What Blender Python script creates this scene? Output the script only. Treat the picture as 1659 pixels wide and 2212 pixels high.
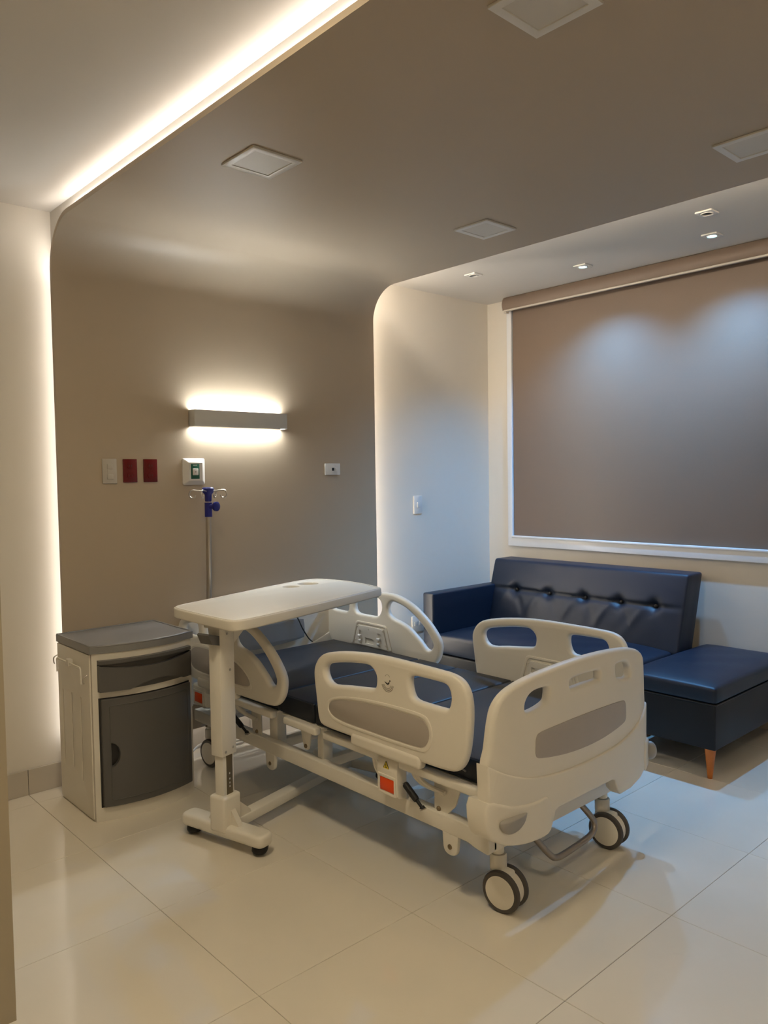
import bpy, bmesh, math, random
from mathutils import Vector, Matrix

# ------------------------------------------------------------------ reset
for o in list(bpy.data.objects):
    bpy.data.objects.remove(o, do_unlink=True)
scene = bpy.context.scene
COL = scene.collection

# ------------------------------------------------------------------ camera
F_PX = 1676.29
cam_d = bpy.data.cameras.new('camera')
cam_d.sensor_fit = 'VERTICAL'
cam_d.sensor_height = 36.0
cam_d.sensor_width = 27.0
cam_d.lens = 36.0 * F_PX / 2212.0
cam_d.clip_start = 0.02
cam = bpy.data.objects.new('camera', cam_d)
COL.objects.link(cam)
yaw, pitch, roll = math.radians(42.3377), math.radians(-2.6204), math.radians(-0.8697)
fw = Vector((math.sin(yaw) * math.cos(pitch), math.cos(yaw) * math.cos(pitch), math.sin(pitch)))
rt = Vector((math.cos(yaw), -math.sin(yaw), 0))
up = rt.cross(fw)
r2 = rt * math.cos(roll) + up * math.sin(roll)
u2 = -rt * math.sin(roll) + up * math.cos(roll)
M = Matrix((r2, u2, -fw)).transposed().to_4x4()
M.translation = Vector((-1.14845, -3.61019, 1.44926))
cam.matrix_world = M
scene.camera = cam

# ------------------------------------------------------------------ world, exposure, light levels
w = bpy.data.worlds.new('night')
scene.world = w
w.use_nodes = True
w.node_tree.nodes['Background'].inputs[0].default_value = (0.02, 0.025, 0.035, 1)
w.node_tree.nodes['Background'].inputs[1].default_value = 0.3
vs = scene.view_settings
vs.view_transform = 'Standard'
vs.look = 'None'
vs.exposure = 0.0
vs.gamma = 1.0
vs.use_curve_mapping = False
LED_STRIP = 18.0     # cove tape behind the panel
LED_LOW = 8.0     
LED_RIGHT = 84.0     
LAMP = 138.0     # wall lamp diffusers
SPOT = 128.0     # cool ceiling spots
WARM = (1.0, 0.97, 0.93)     
LAMPC = (0.96, 1.0, 1.0)     
COOL = (0.15, 0.48, 1.0)     
FILL = 88.0     # added warm fill panels, unseen, over the entrance
FILLC = (1.0, 0.84, 0.58)     

# ------------------------------------------------------------------ materials
def mat(name, col, rough=0.5, metal=0.0, spec=0.5, noise=0.0, nscale=20.0, bump=0.0, bscale=200.0,
        emit=None, estr=0.0, coat=0.0, sheen=0.0):
    m = bpy.data.materials.new(name)
    m.use_nodes = True
    nt = m.node_tree
    b = nt.nodes['Principled BSDF']
    b.inputs['Base Color'].default_value = (*col, 1)
    b.inputs['Roughness'].default_value = rough
    b.inputs['Metallic'].default_value = metal
    b.inputs['Specular IOR Level'].default_value = spec
    b.inputs['Coat Weight'].default_value = coat
    b.inputs['Sheen Weight'].default_value = sheen
    tc = nt.nodes.new('ShaderNodeTexCoord')
    if noise > 0:
        n = nt.nodes.new('ShaderNodeTexNoise')
        n.inputs['Scale'].default_value = nscale
        n.inputs['Detail'].default_value = 4
        nt.links.new(tc.outputs['Object'], n.inputs['Vector'])
        mx = nt.nodes.new('ShaderNodeMix')
        mx.data_type = 'RGBA'
        mx.inputs[6].default_value = (*[c * (1 - noise) for c in col], 1)
        mx.inputs[7].default_value = (*[min(1, c * (1 + noise)) for c in col], 1)
        nt.links.new(n.outputs['Fac'], mx.inputs[0])
        nt.links.new(mx.outputs[2], b.inputs['Base Color'])
    if bump > 0:
        n2 = nt.nodes.new('ShaderNodeTexNoise')
        n2.inputs['Scale'].default_value = bscale
        nt.links.new(tc.outputs['Object'], n2.inputs['Vector'])
        bp = nt.nodes.new('ShaderNodeBump')
        bp.inputs['Strength'].default_value = bump
        bp.inputs['Distance'].default_value = 0.002
        nt.links.new(n2.outputs['Fac'], bp.inputs['Height'])
        nt.links.new(bp.outputs['Normal'], b.inputs['Normal'])
    if emit:
        b.inputs['Emission Color'].default_value = (*emit, 1)
        b.inputs['Emission Strength'].default_value = estr
    return m

MT = {}
MT['wall'] = mat('wall_paint', (0.74, 0.685, 0.60), 0.6, spec=0.3, noise=0.012, nscale=4, bump=0.05, bscale=60)
MT['ceil'] = mat('ceiling_paint', (0.66, 0.62, 0.565), 0.7, spec=0.2, noise=0.01, nscale=3, bump=0.04, bscale=50)
MT['taupe'] = mat('taupe_paint', (0.47, 0.385, 0.285), 0.48, spec=0.4, noise=0.02, nscale=2.5, bump=0.06, bscale=35)
MT['tile'] = mat('porcelain_tile', (0.80, 0.735, 0.625), 0.09, spec=0.65, noise=0.03, nscale=6)
MT['grout'] = mat('grout', (0.33, 0.29, 0.24), 0.9, spec=0.1, noise=0.08, nscale=60)
MT['base_tile'] = mat('skirting_tile', (0.52, 0.47, 0.40), 0.3, noise=0.04, nscale=8)
MT['cream'] = mat('cream_plastic', (0.80, 0.75, 0.655), 0.38, spec=0.45, noise=0.01, nscale=30, bump=0.08, bscale=500)
MT['white_metal'] = mat('white_powder_coat', (0.79, 0.75, 0.67), 0.36, noise=0.01, nscale=30, bump=0.05, bscale=400)
MT['inset'] = mat('grey_inset', (0.42, 0.375, 0.33), 0.4, noise=0.02, nscale=10)
MT['grey'] = mat('grey_plastic', (0.105, 0.10, 0.094), 0.38, spec=0.5, noise=0.03, nscale=20, bump=0.06, bscale=300)
MT['grey_top'] = mat('grey_top_plastic', (0.24, 0.235, 0.23), 0.3, noise=0.03, nscale=20)
MT['bump'] = mat('bumper_grey', (0.36, 0.34, 0.31), 0.4, noise=0.02)
MT['rubber'] = mat('black_rubber', (0.005, 0.005, 0.0055), 0.55, noise=0.1, nscale=50)
MT['tyre'] = mat('grey_tyre', (0.075, 0.066, 0.06), 0.5, noise=0.06, nscale=50)
MT['vinyl'] = mat('navy_vinyl', (0.010, 0.0135, 0.021), 0.42, spec=0.45, noise=0.06, nscale=8, bump=0.1, bscale=350)
MT['leather'] = mat('navy_leatherette', (0.008, 0.0145, 0.030), 0.44, spec=0.42, noise=0.08, nscale=10, bump=0.12, bscale=260)
MT['leather_dark'] = mat('charcoal_leatherette', (0.0085, 0.0095, 0.012), 0.5, spec=0.35, noise=0.08, nscale=10, bump=0.12, bscale=260)
MT['steel'] = mat('brushed_steel', (0.55, 0.52, 0.48), 0.28, metal=1.0, noise=0.04, nscale=60)
MT['brown_steel'] = mat('dull_steel_tube', (0.34, 0.30, 0.26), 0.35, metal=0.85, noise=0.05, nscale=40)
MT['bolt'] = mat('zinc_bolt', (0.28, 0.22, 0.14), 0.35, metal=0.9, noise=0.05, nscale=90)
MT['orange'] = mat('orange_plastic', (0.86, 0.075, 0.004), 0.35, noise=0.03)
MT['red'] = mat('red_plastic', (0.13, 0.003, 0.004), 0.22, spec=0.5, noise=0.03)
MT['blue'] = mat('blue_plastic', (0.012, 0.016, 0.19), 0.35, noise=0.03)
MT['green'] = mat('green_label', (0.006, 0.085, 0.045), 0.4, noise=0.04)
MT['plate'] = mat('white_switch_plastic', (0.72, 0.69, 0.64), 0.3, noise=0.01)
MT['beige_plate'] = mat('beige_switch_plastic', (0.50, 0.455, 0.39), 0.3, noise=0.01)
MT['dark'] = mat('dark_socket', (0.02, 0.018, 0.016), 0.5, noise=0.05)
MT['yellow'] = mat('warning_yellow', (0.72, 0.55, 0.03), 0.45, noise=0.03)
MT['ink'] = mat('print_ink', (0.035, 0.028, 0.02), 0.6, noise=0.03)
MT['ink_soft'] = mat('print_ink_grey', (0.22, 0.19, 0.14), 0.6, noise=0.03)
MT['frame'] = mat('white_window_frame', (0.82, 0.82, 0.82), 0.25, noise=0.01)
MT['blind'] = mat('taupe_blind_fabric', (0.175, 0.128, 0.096), 0.42, spec=0.35, noise=0.03, nscale=200, bump=0.06, bscale=900)
MT['lip'] = mat('blind_bar', (0.60, 0.54, 0.46), 0.35, noise=0.02)
MT['diff'] = mat('unlit_diffuser', (0.62, 0.58, 0.52), 0.4, noise=0.01)
MT['lamp_grey'] = mat('lamp_housing', (0.60, 0.59, 0.57), 0.38, metal=0.1, noise=0.02)
MT['wood'] = mat('orange_wood', (0.56, 0.17, 0.022), 0.4, noise=0.2, nscale=30)
MT['glass'] = mat('night_glass', (0.01, 0.012, 0.015), 0.05, spec=0.6, noise=0.02)
MT['cable'] = mat('white_cable', (0.7, 0.68, 0.64), 0.4, noise=0.01)
MT['spot_in'] = mat('spot_reflector', (0.35, 0.33, 0.30), 0.3, metal=0.5, noise=0.03)
MT['strip'] = mat('led_tape_warm', (0.8, 0.8, 0.8), 0.5, emit=WARM, estr=LED_STRIP)
MT['strip_wall'] = mat('led_tape_wall', (0.8, 0.8, 0.8), 0.5, emit=WARM, estr=LED_STRIP * 0.47)
MT['strip_low'] = mat('led_tape_low', (0.8, 0.8, 0.8), 0.5, emit=WARM, estr=LED_LOW)
MT['strip_right'] = mat('led_tape_right', (0.8, 0.8, 0.8), 0.5, emit=(1.0, 0.9, 0.76), estr=LED_RIGHT)
MT['lamp_on'] = mat('lamp_diffuser_lit', (0.8, 0.8, 0.8), 0.5, emit=LAMPC, estr=LAMP)
MT['fill_on'] = mat('fill_diffuser_lit', (0.8, 0.8, 0.8), 0.5, emit=FILLC, estr=FILL)
MT['lamp_on_low'] = mat('lamp_diffuser_lit_low', (0.8, 0.8, 0.8), 0.5, emit=LAMPC, estr=LAMP * 0.92)
MT['entry_dim_paint'] = mat('entry_wall_dimmed', (0.42, 0.355, 0.25), 0.5, noise=0.02, nscale=5)  # brownish entry wall, darkened to offset the added panels' light
MT['spot_on'] = mat('spot_lens_lit', (0.8, 0.8, 0.8), 0.5, emit=(0.32, 0.80, 1.0), estr=9.0)

# ------------------------------------------------------------------ helpers
def finish(name, bm, m, parent=None, sharp=40, smooth=True):
    bmesh.ops.recalc_face_normals(bm, faces=bm.faces)
    me = bpy.data.meshes.new(name)
    for f in bm.faces:
        f.smooth = smooth
    bm.to_mesh(me)
    bm.free()
    if smooth:
        me.set_sharp_from_angle(angle=math.radians(sharp))
    me.materials.append(MT[m] if isinstance(m, str) else m)
    o = bpy.data.objects.new(name, me)
    COL.objects.link(o)
    if parent is not None:
        o.parent = parent
        o.matrix_parent_inverse = parent.matrix_world.inverted()
    return o

def thing(name, label, cat, loc=(0, 0, 0), rz=0.0, group=None):
    o = bpy.data.objects.new(name, None)
    o.empty_display_size = 0.1
    COL.objects.link(o)
    o.matrix_world = Matrix.Translation(loc) @ Matrix.Rotation(rz, 4, 'Z')
    o['label'] = label
    o['category'] = cat
    if group:
        o['group'] = group
    return o

def tag(o, label, cat=None, group=None, kind=None):
    o['label'] = label
    if cat:
        o['category'] = cat
    if group:
        o['group'] = group
    if kind:
        o['kind'] = kind
    return o

def copy_tree(o, parent, offset):
    c = o.copy()
    COL.objects.link(c)
    if parent is None:
        c.location = o.location + Vector(offset)
    else:
        c.parent = parent
    for ch in list(o.children):
        copy_tree(ch, c, offset)
    return c

BM = bmesh.new

def box(bm, x0, x1, y0, y1, z0, z1, bev=0.0, seg=2):
    x0, x1 = min(x0, x1), max(x0, x1)
    y0, y1 = min(y0, y1), max(y0, y1)
    z0, z1 = min(z0, z1), max(z0, z1)
    vs_ = [bm.verts.new(p) for p in ((x0, y0, z0), (x1, y0, z0), (x1, y1, z0), (x0, y1, z0),
                                     (x0, y0, z1), (x1, y0, z1), (x1, y1, z1), (x0, y1, z1))]
    fs = [bm.faces.new([vs_[i] for i in q]) for q in
          ((0, 3, 2, 1), (4, 5, 6, 7), (0, 1, 5, 4), (1, 2, 6, 5), (2, 3, 7, 6), (3, 0, 4, 7))]
    if bev > 0:
        es = list({e for f in fs for e in f.edges})
        bmesh.ops.bevel(bm, geom=es, offset=bev, segments=seg, affect='EDGES', profile=0.5)
    return bm

def rotated(bm, verts_from, rz, c):
    bm.verts.ensure_lookup_table()
    vs_ = bm.verts[verts_from:]
    bmesh.ops.rotate(bm, verts=vs_, cent=c, matrix=Matrix.Rotation(rz, 3, 'Z'))

def tube(bm, pts, r, seg=10, closed=False, cap=True, flat=1.0):
    pts = [Vector(p) for p in pts]
    n = len(pts)
    rings = []
    ref = None
    for i, p in enumerate(pts):
        if closed:
            t = pts[(i + 1) % n] - pts[i - 1]
        elif i == 0:
            t = pts[1] - pts[0]
        elif i == n - 1:
            t = pts[-1] - pts[-2]
        else:
            t = (pts[i + 1] - p).normalized() + (p - pts[i - 1]).normalized()
        t.normalize()
        if ref is None:
            ref = Vector((0, 0, 1)) if abs(t.z) < 0.9 else Vector((1, 0, 0))
        a = t.cross(ref)
        if a.length < 1e-5:
            a = t.cross(Vector((0, 1, 0)))
        a.normalize()
        b = a.cross(t).normalized()
        ref = b
        rr = r[i] if isinstance(r, (list, tuple)) else r
        rings.append([bm.verts.new(p + a * rr * flat * math.cos(2 * math.pi * k / seg) + b * rr * math.sin(2 * math.pi * k / seg))
                      for k in range(seg)])
    m = n if closed else n - 1
    for i in range(m):
        A, B = rings[i], rings[(i + 1) % n]
        for k in range(seg):
            bm.faces.new((A[k], A[(k + 1) % seg], B[(k + 1) % seg], B[k]))
    if cap and not closed:
        bm.faces.new(rings[0][::-1])
        bm.faces.new(rings[-1])
    return bm

def cyl(bm, p0, p1, r0, r1=None, seg=20):
    return tube(bm, [p0, p1], [r0, r0 if r1 is None else r1], seg)

def lathe(bm, prof, origin, axis, seg=32):
    """prof: (radius, distance along axis)"""
    ax = Vector(axis).normalized()
    a = ax.orthogonal().normalized()
    b = ax.cross(a)
    o = Vector(origin)
    rings = []
    for r, d in prof:
        if r < 1e-6:
            rings.append([bm.verts.new(o + ax * d)])
        else:
            rings.append([bm.verts.new(o + ax * d + (a * math.cos(2 * math.pi * k / seg) + b * math.sin(2 * math.pi * k / seg)) * r)
                          for k in range(seg)])
    for A, B in zip(rings, rings[1:]):
        for k in range(seg):
            k2 = (k + 1) % seg
            if len(A) == 1 and len(B) == 1:
                continue
            if len(A) == 1:
                bm.faces.new((A[0], B[k2], B[k]))
            elif len(B) == 1:
                bm.faces.new((A[k], A[k2], B[0]))
            else:
                bm.faces.new((A[k], A[k2], B[k2], B[k]))
    return bm

def smooth_closed(pts, n=4):
    out = []
    L = len(pts)
    for i in range(L):
        p0, p1, p2, p3 = (Vector(pts[(i + k - 1) % L]) for k in range(4))
        for s in range(n):
            t = s / n
            out.append(tuple(0.5 * ((2 * p1) + (p2 - p0) * t + (2 * p0 - 5 * p1 + 4 * p2 - p3) * t * t
                                    + (3 * p1 - p0 - 3 * p2 + p3) * t ** 3)))
    return out

def smooth_open(pts, n=6):
    P = [Vector(p) for p in pts]
    P = [P[0] * 2 - P[1]] + P + [P[-1] * 2 - P[-2]]
    out = []
    for i in range(1, len(P) - 2):
        p0, p1, p2, p3 = P[i - 1:i + 3]
        for s in range(n):
            t = s / n
            out.append(0.5 * ((2 * p1) + (p2 - p0) * t + (2 * p0 - 5 * p1 + 4 * p2 - p3) * t * t
                              + (3 * p1 - p0 - 3 * p2 + p3) * t ** 3))
    out.append(P[-2])
    return out

def fillet(pts, r, n=5):
    out = []
    L = len(pts)
    rs = r if isinstance(r, (list, tuple)) else [r] * L
    for i in range(L):
        p = Vector(pts[i])
        a = Vector(pts[i - 1]) - p
        b = Vector(pts[(i + 1) % L]) - p
        rr = min(rs[i], a.length * 0.49, b.length * 0.49)
        if rr < 1e-5:
            out.append(tuple(p))
            continue
        A = p + a.normalized() * rr
        B = p + b.normalized() * rr
        for s in range(n + 1):
            t = s / n
            out.append(tuple((1 - t) ** 2 * A + 2 * t * (1 - t) * p + t * t * B))
    return out

AXM = {'x': Matrix(((0, 0, 1), (1, 0, 0), (0, 1, 0))), 'y': Matrix(((1, 0, 0), (0, 0, -1), (0, 1, 0))), 'z': Matrix.Identity(3)}

def plate(bm, outline, holes, axis, at, thick, bev=0.0, bres=2):
    """flat moulded plate with holes; outline in the two other axes; 'at' = centre of the thickness"""
    cu = bpy.data.curves.new('tmp', 'CURVE')
    cu.dimensions = '2D'
    cu.fill_mode = 'BOTH'
    cu.extrude = max(1e-4, thick / 2 - bev)
    cu.bevel_depth = bev
    cu.bevel_resolution = bres
    cu.offset = -bev
    for ring in [outline] + list(holes):
        sp = cu.splines.new('POLY')
        sp.points.add(len(ring) - 1)
        for k, p in enumerate(ring):
            sp.points[k].co = (p[0], p[1], 0, 1)
        sp.use_cyclic_u = True
    ob = bpy.data.objects.new('tmp', cu)
    COL.objects.link(ob)
    dg = bpy.context.evaluated_depsgraph_get()
    me = bpy.data.meshes.new_from_object(ob.evaluated_get(dg))
    bpy.data.objects.remove(ob)
    bpy.data.curves.remove(cu)
    R = AXM[axis]
    sgn = -1 if axis == 'y' else 1
    for v in me.vertices:
        q = R @ Vector((v.co.x, v.co.y, v.co.z))
        if axis == 'x':
            q.x += at
        elif axis == 'y':
            q.y += at
        else:
            q.z += at
        v.co = q
    n0 = len(bm.verts)
    bm.from_mesh(me)
    bpy.data.meshes.remove(me)
    bm.verts.ensure_lookup_table()
    bmesh.ops.remove_doubles(bm, verts=bm.verts[n0:], dist=1e-5)
    return bm

def prism(bm, outline, axis, a, b):
    lo, hi = [], []
    for p in outline:
        for lst, v in ((lo, a), (hi, b)):
            q = {'x': (v, p[0], p[1]), 'y': (p[0], v, p[1]), 'z': (p[0], p[1], v)}[axis]
            lst.append(bm.verts.new(q))
    n = len(outline)
    for i in range(n):
        j = (i + 1) % n
        bm.faces.new((lo[i], lo[j], hi[j], hi[i]))
    f1 = bm.faces.new(lo[::-1])
    f2 = bm.faces.new(hi)
    if n > 4:
        bmesh.ops.triangulate(bm, faces=[f1, f2])
    return bm

def coords(a, b, r, n):
    L = [a, a + r * .12, a + r * .4, a + r]
    for k in range(1, n):
        L.append(a + r + (b - a - 2 * r) * k / n)
    return L + [b - r, b - r * .4, b - r * .12, b]

def roundbox(bm, x0, x1, y0, y1, z0, z1, r, n=(6, 6, 2), fn=None):
    X, Y, Z = coords(x0, x1, r, n[0]), coords(y0, y1, r, n[1]), coords(z0, z1, r, n[2])
    cache = {}
    lo = Vector((x0 + r, y0 + r, z0 + r))
    hi = Vector((x1 - r, y1 - r, z1 - r))

    def V(i, j, k):
        if (i, j, k) in cache:
            return cache[(i, j, k)]
        p = Vector((X[i], Y[j], Z[k]))
        q = Vector([min(max(p[a], lo[a]), hi[a]) for a in range(3)])
        d = p - q
        if d.length > 1e-9:
            p = q + d.normalized() * r
        if fn:
            p = Vector(fn(p))
        v = bm.verts.new(p)
        cache[(i, j, k)] = v
        return v
    nx, ny, nz = len(X) - 1, len(Y) - 1, len(Z) - 1
    for i in range(nx):
        for j in range(ny):
            bm.faces.new((V(i, j, 0), V(i, j + 1, 0), V(i + 1, j + 1, 0), V(i + 1, j, 0)))
            bm.faces.new((V(i, j, nz), V(i + 1, j, nz), V(i + 1, j + 1, nz), V(i, j + 1, nz)))
    for i in range(nx):
        for k in range(nz):
            bm.faces.new((V(i, 0, k), V(i + 1, 0, k), V(i + 1, 0, k + 1), V(i, 0, k + 1)))
            bm.faces.new((V(i, ny, k), V(i, ny, k + 1), V(i + 1, ny, k + 1), V(i + 1, ny, k)))
    for j in range(ny):
        for k in range(nz):
            bm.faces.new((V(0, j, k), V(0, j, k + 1), V(0, j + 1, k + 1), V(0, j + 1, k)))
            bm.faces.new((V(nx, j, k), V(nx, j + 1, k), V(nx, j + 1, k + 1), V(nx, j, k + 1)))
    return bm

def struct(name, bm, m, label, parent=None, smooth=False):
    o = finish(name, bm, m, parent, smooth=smooth)
    if parent is None:
        o['kind'] = 'structure'
        o['label'] = label
    return o

# ------------------------------------------------------------------ the room
YW = 0.135          # back wall plane
XW = 3.325          # window wall plane
CZ = 2.70           # ceiling
YF = -5.2           # wall behind the camera
XL = -2.6

# floor slab (grout bed) with 60 cm tiles laid proud of it
floor = struct('floor', box(BM(), XL - .1, XW + .15, YF - .1, YW + .15, -0.06, -0.0022), 'grout', 'beige polished porcelain tile floor of the ward room')
tiles = {}
G = 0.0016
def tile_mesh(wd, dp):
    key = (round(wd, 3), round(dp, 3))
    if key not in tiles:
        bm = box(BM(), -wd / 2, wd / 2, -dp / 2, dp / 2, -0.008, 0.0, 0.0010, 1)
        bmesh.ops.recalc_face_normals(bm, faces=bm.faces)
        me = bpy.data.meshes.new('tile')
        bm.to_mesh(me)
        bm.free()
        me.materials.append(MT['tile'])
        tiles[key] = me
    return tiles[key]
random.seed(4)
for i in range(-5, 6):
    for j in range(-1, 9):
        xa, xb = max(i * .6, XL), min((i + 1) * .6, XW)
        ya, yb = max(-(j + 1) * .6, YF), min(-j * .6, YW)
        if xb - xa < .02 or yb - ya < .02:
            continue
        if xb <= -0.53 and ya >= -1.43:
            continue
        o = bpy.data.objects.new('tile', tile_mesh(xb - xa - G, yb - ya - G))
        COL.objects.link(o)
        o.location = ((xa + xb) / 2, (ya + yb) / 2, 0)
        o.rotation_euler = (random.uniform(-.0006, .0006), random.uniform(-.0006, .0006), 0)
        o.parent = floor

struct('ceiling', box(BM(), XL - .1, XW + .15, YF - .1, YW + .15, CZ, CZ + .1), 'ceil', 'white painted ceiling above the taupe panel')
struct('wall_back', box(BM(), -0.53, XW + .15, YW, YW + .12, 0, CZ), 'wall', 'cream back wall washed by the cove light')
struct('wall_front', box(BM(), XL - .1, XW + .15, YF - .1, YF, 0, CZ), 'wall', 'cream wall facing the bed')
struct('wall_left', box(BM(), XL - .1, XL, YF, -1.43, 0, CZ), 'wall', 'cream side wall of the entrance')
struct('wall_entry', box(BM(), XL - .1, -0.53, -1.43, YW + .12, 0, CZ), 'entry_dim_paint', 'corner of the entry wall at the left edge')
# window wall with opening
WY0, WY1, WZ0, WZ1 = -0.085, -2.92, 0.985, 2.64
bm = BM()
plate(bm, [(YF, 0), (YW, 0), (YW, CZ), (YF, CZ)], [[(WY1, WZ0), (WY0, WZ0), (WY0, WZ1), (WY1, WZ1)]], 'x', XW + .07, .14)
struct('wall_right', bm, 'wall', 'cream window wall behind the sofa')

# skirting tiles
sk = struct('baseboard_back', box(BM(), -0.53, XW, YW - .006, YW, 0.0, .112), 'grout', 'beige tile skirting along the back wall')
for i in range(-1, 6):
    xa, xb = max(i * .6, -.53), min((i + 1) * .6, XW)
    finish('skirting_tile', box(BM(), xa + .001, xb - .001, YW - .014, YW - .0062, 0.0005, .118, .0008, 1), 'base_tile', sk, smooth=False)
sk = struct('baseboard_right', box(BM(), XW - .006, XW, YF, YW - .016, 0.0, .112), 'grout', 'beige tile skirting under the window')
for j in range(0, 9):
    ya, yb = max(-(j + 1) * .6, YF), min(-j * .6, YW - .016)
    finish('skirting_tile', box(BM(), XW - .014, XW - .0062, ya + .001, yb - .001, 0.0005, .118, .0008, 1), 'base_tile', sk, smooth=False)

# taupe panel wrapping from wall to ceiling with rounded inner corner
PX0, PX1 = 0.14, 2.075
YB = -4.7
def arc(cy, cz, r, n=18):
    return [(cy + r * math.cos(a), cz + r * math.sin(a)) for a in [math.pi / 2 * k / n for k in range(n + 1)]]
inner = [(0, .155)] + arc(-.2, 2.4, .2) + [(YB, 2.6)]
outer = [(.02, .155)] + arc(-.2, 2.4, .22) + [(YB, 2.62)]
bm = BM()
IA = [bm.verts.new((PX0, *p)) for p in inner]
IB = [bm.verts.new((PX1, *p)) for p in inner]
OA = [bm.verts.new((PX0, *p)) for p in outer]
OB = [bm.verts.new((PX1, *p)) for p in outer]
for k in range(len(inner) - 1):
    bm.faces.new((IA[k], IB[k], IB[k + 1], IA[k + 1]))
    bm.faces.new((OA[k], OA[k + 1], OB[k + 1], OB[k]))
    bm.faces.new((IA[k], IA[k + 1], OA[k + 1], OA[k]))
    bm.faces.new((IB[k], OB[k], OB[k + 1], IB[k + 1]))
bm.faces.new((IA[0], OA[0], OB[0], IB[0]))
bm.faces.new((IA[-1], IB[-1], OB[-1], OA[-1]))
panel = finish('trim_1', bm, 'taupe', sharp=30)
tag(panel, 'taupe panel curving from the head wall onto the ceiling', kind='structure')
# hidden batten box that holds the panel off the wall
bm = BM()
A18 = arc(-.2, 2.4, .2205)
inn = [(.0205, .21)] + A18 + [(YB + .05, 2.6205)]
outn = [(YW - .0005, .21)]
for k in range(len(A18)):
    f = k / (len(A18) - 1)
    outn.append((YW - .0005, 2.4 + (CZ - .0005 - 2.4) * f * 2) if f <= .5 else (YW - .0005 + (-.2 - YW) * (f - .5) * 2, CZ - .0005))
outn.append((YB + .05, CZ - .0005))
rows = [[bm.verts.new((x, *p)) for p in ring_] for x in (PX0 + .05, PX1 - .05) for ring_ in (inn, outn)]
for k in range(len(inn) - 1):
    for A_, B_ in ((0, 1), (2, 3), (0, 2), (1, 3)):
        bm.faces.new((rows[A_][k], rows[A_][k + 1], rows[B_][k + 1], rows[B_][k]))
for k in (0, -1):
    bm.faces.new((rows[0][k], rows[1][k], rows[3][k], rows[2][k]))
finish('batten_box', bm, 'ceil', panel, smooth=False)
# LED tape hidden behind the lips of the panel
def strip_run(m, xa, xb, mw):
    bm = BM()
    box(bm, xa, xb, .086, .094, .22, 2.40)
    finish('led_strip', bm, mw, panel, smooth=False)
    bm = BM()
    n = 14
    pts = [(-.2 + .290 * math.cos(math.pi / 2 * k / n), 2.4 + .250 * math.sin(math.pi / 2 * k / n)) for k in range(n + 1)]
    tube(bm, [((xa + xb) / 2, a, b) for a, b in pts], .0045, 6)
    box(bm, xa, xb, YB + .1, -.2, 2.646, 2.654)
    finish('led_strip', bm, m, panel, smooth=False)
strip_run('strip', PX0 + .039, PX0 + .048, 'strip_wall')
strip_run('strip_right', PX1 - .048, PX1 - .039, 'strip_right')
finish('led_strip', box(BM(), PX0 + .1, PX1 - .1, .03, .036, .198, .206), 'strip_low', panel, smooth=False)

# ------------------------------------------------------------------ window and roller blind
win = thing('window_1', 'wide white framed window covered by the taupe roller blind', 'window', (XW, -1.5, WZ0))
win['kind'] = 'structure'
del win['category']
fo = [(-2.96, .935), (-.063, .935), (-.063, 2.69), (-2.96, 2.69)]
fi = [(-2.90, 1.005), (-.104, 1.005), (-.104, 2.63), (-2.90, 2.63)]
bm = BM()
plate(bm, fo, [fi], 'x', XW + .0045, .065, .004)
finish('window_frame', bm, 'frame', win)
finish('sill_bead', box(BM(), XW - .034, XW - .02, -2.93, -.098, .995, 1.012, .004), 'frame', win)
finish('glass_pane', box(BM(), XW + .055, XW + .062, WY1, WY0, WZ0, WZ1), 'glass', win, smooth=False)
bl = thing('roller_blind', 'taupe roller blind drawn down over the window', 'blind', (XW, -1.5, 2.65))
finish('fabric', box(BM(), XW - .012, XW - .0105, -2.89, -.108, .99, 2.64), 'blind', bl, smooth=False)
prof = [(XW - .002, 2.698), (XW - .085, 2.698), (XW - .098, 2.682), (XW - .104, 2.655), (XW - .101, 2.630), (XW - .094, 2.612), (XW - .02, 2.612), (XW - .002, 2.64)]
finish('cassette', prism(BM(), prof, 'y', -2.95, -.086), 'blind', bl, sharp=50)
finish('bottom_lip', box(BM(), XW - .098, XW - .078, -2.95, -.092, 2.600, 2.6115, .003), 'lip', bl)
finish('end_cap', prism(BM(), [(a - .002, b - .003) for a, b in prof], 'y', -.086, -.081), 'lip', bl, sharp=50)
finish('chain_bracket', box(BM(), XW - .092, XW - .06, -.112, -.09, 2.588, 2.600, .003), 'lip', bl)

# ------------------------------------------------------------------ ceiling luminaires
def panel_light(x0, x1, y0, y1, label, zc=2.6, dm='diff', group='square panel downlights'):
    t = thing('panel_downlight', label, 'ceiling light', ((x0 + x1) / 2, (y0 + y1) / 2, zc), 0, group)
    bm = BM()
    plate(bm, [(x0, y0), (x1, y0), (x1, y1), (x0, y1)], [[(x0 + .026, y0 + .026), (x1 - .026, y0 + .026), (x1 - .026, y1 - .026), (x0 + .026, y1 - .026)]], 'z', zc - .0045, .009, .0025, 1)
    finish('frame', bm, 'plate', t)
    finish('diffuser', box(BM(), x0 + .024, x1 - .024, y0 + .024, y1 - .024, zc - .0055, zc - .0005), dm, t, smooth=False)
panel_light(.372, .582, -1.30, -1.09, 'unlit square downlight nearest the glowing cove')
panel_light(1.592, 1.805, -1.317, -1.118, 'unlit square downlight near the rounded right end of the panel')
panel_light(.372, .572, -2.545, -2.345, 'unlit square downlight cut by the top edge of the photo')
panel_light(1.606, 1.81, -2.545, -2.335, 'unlit square downlight cut by the right edge of the photo')

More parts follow.
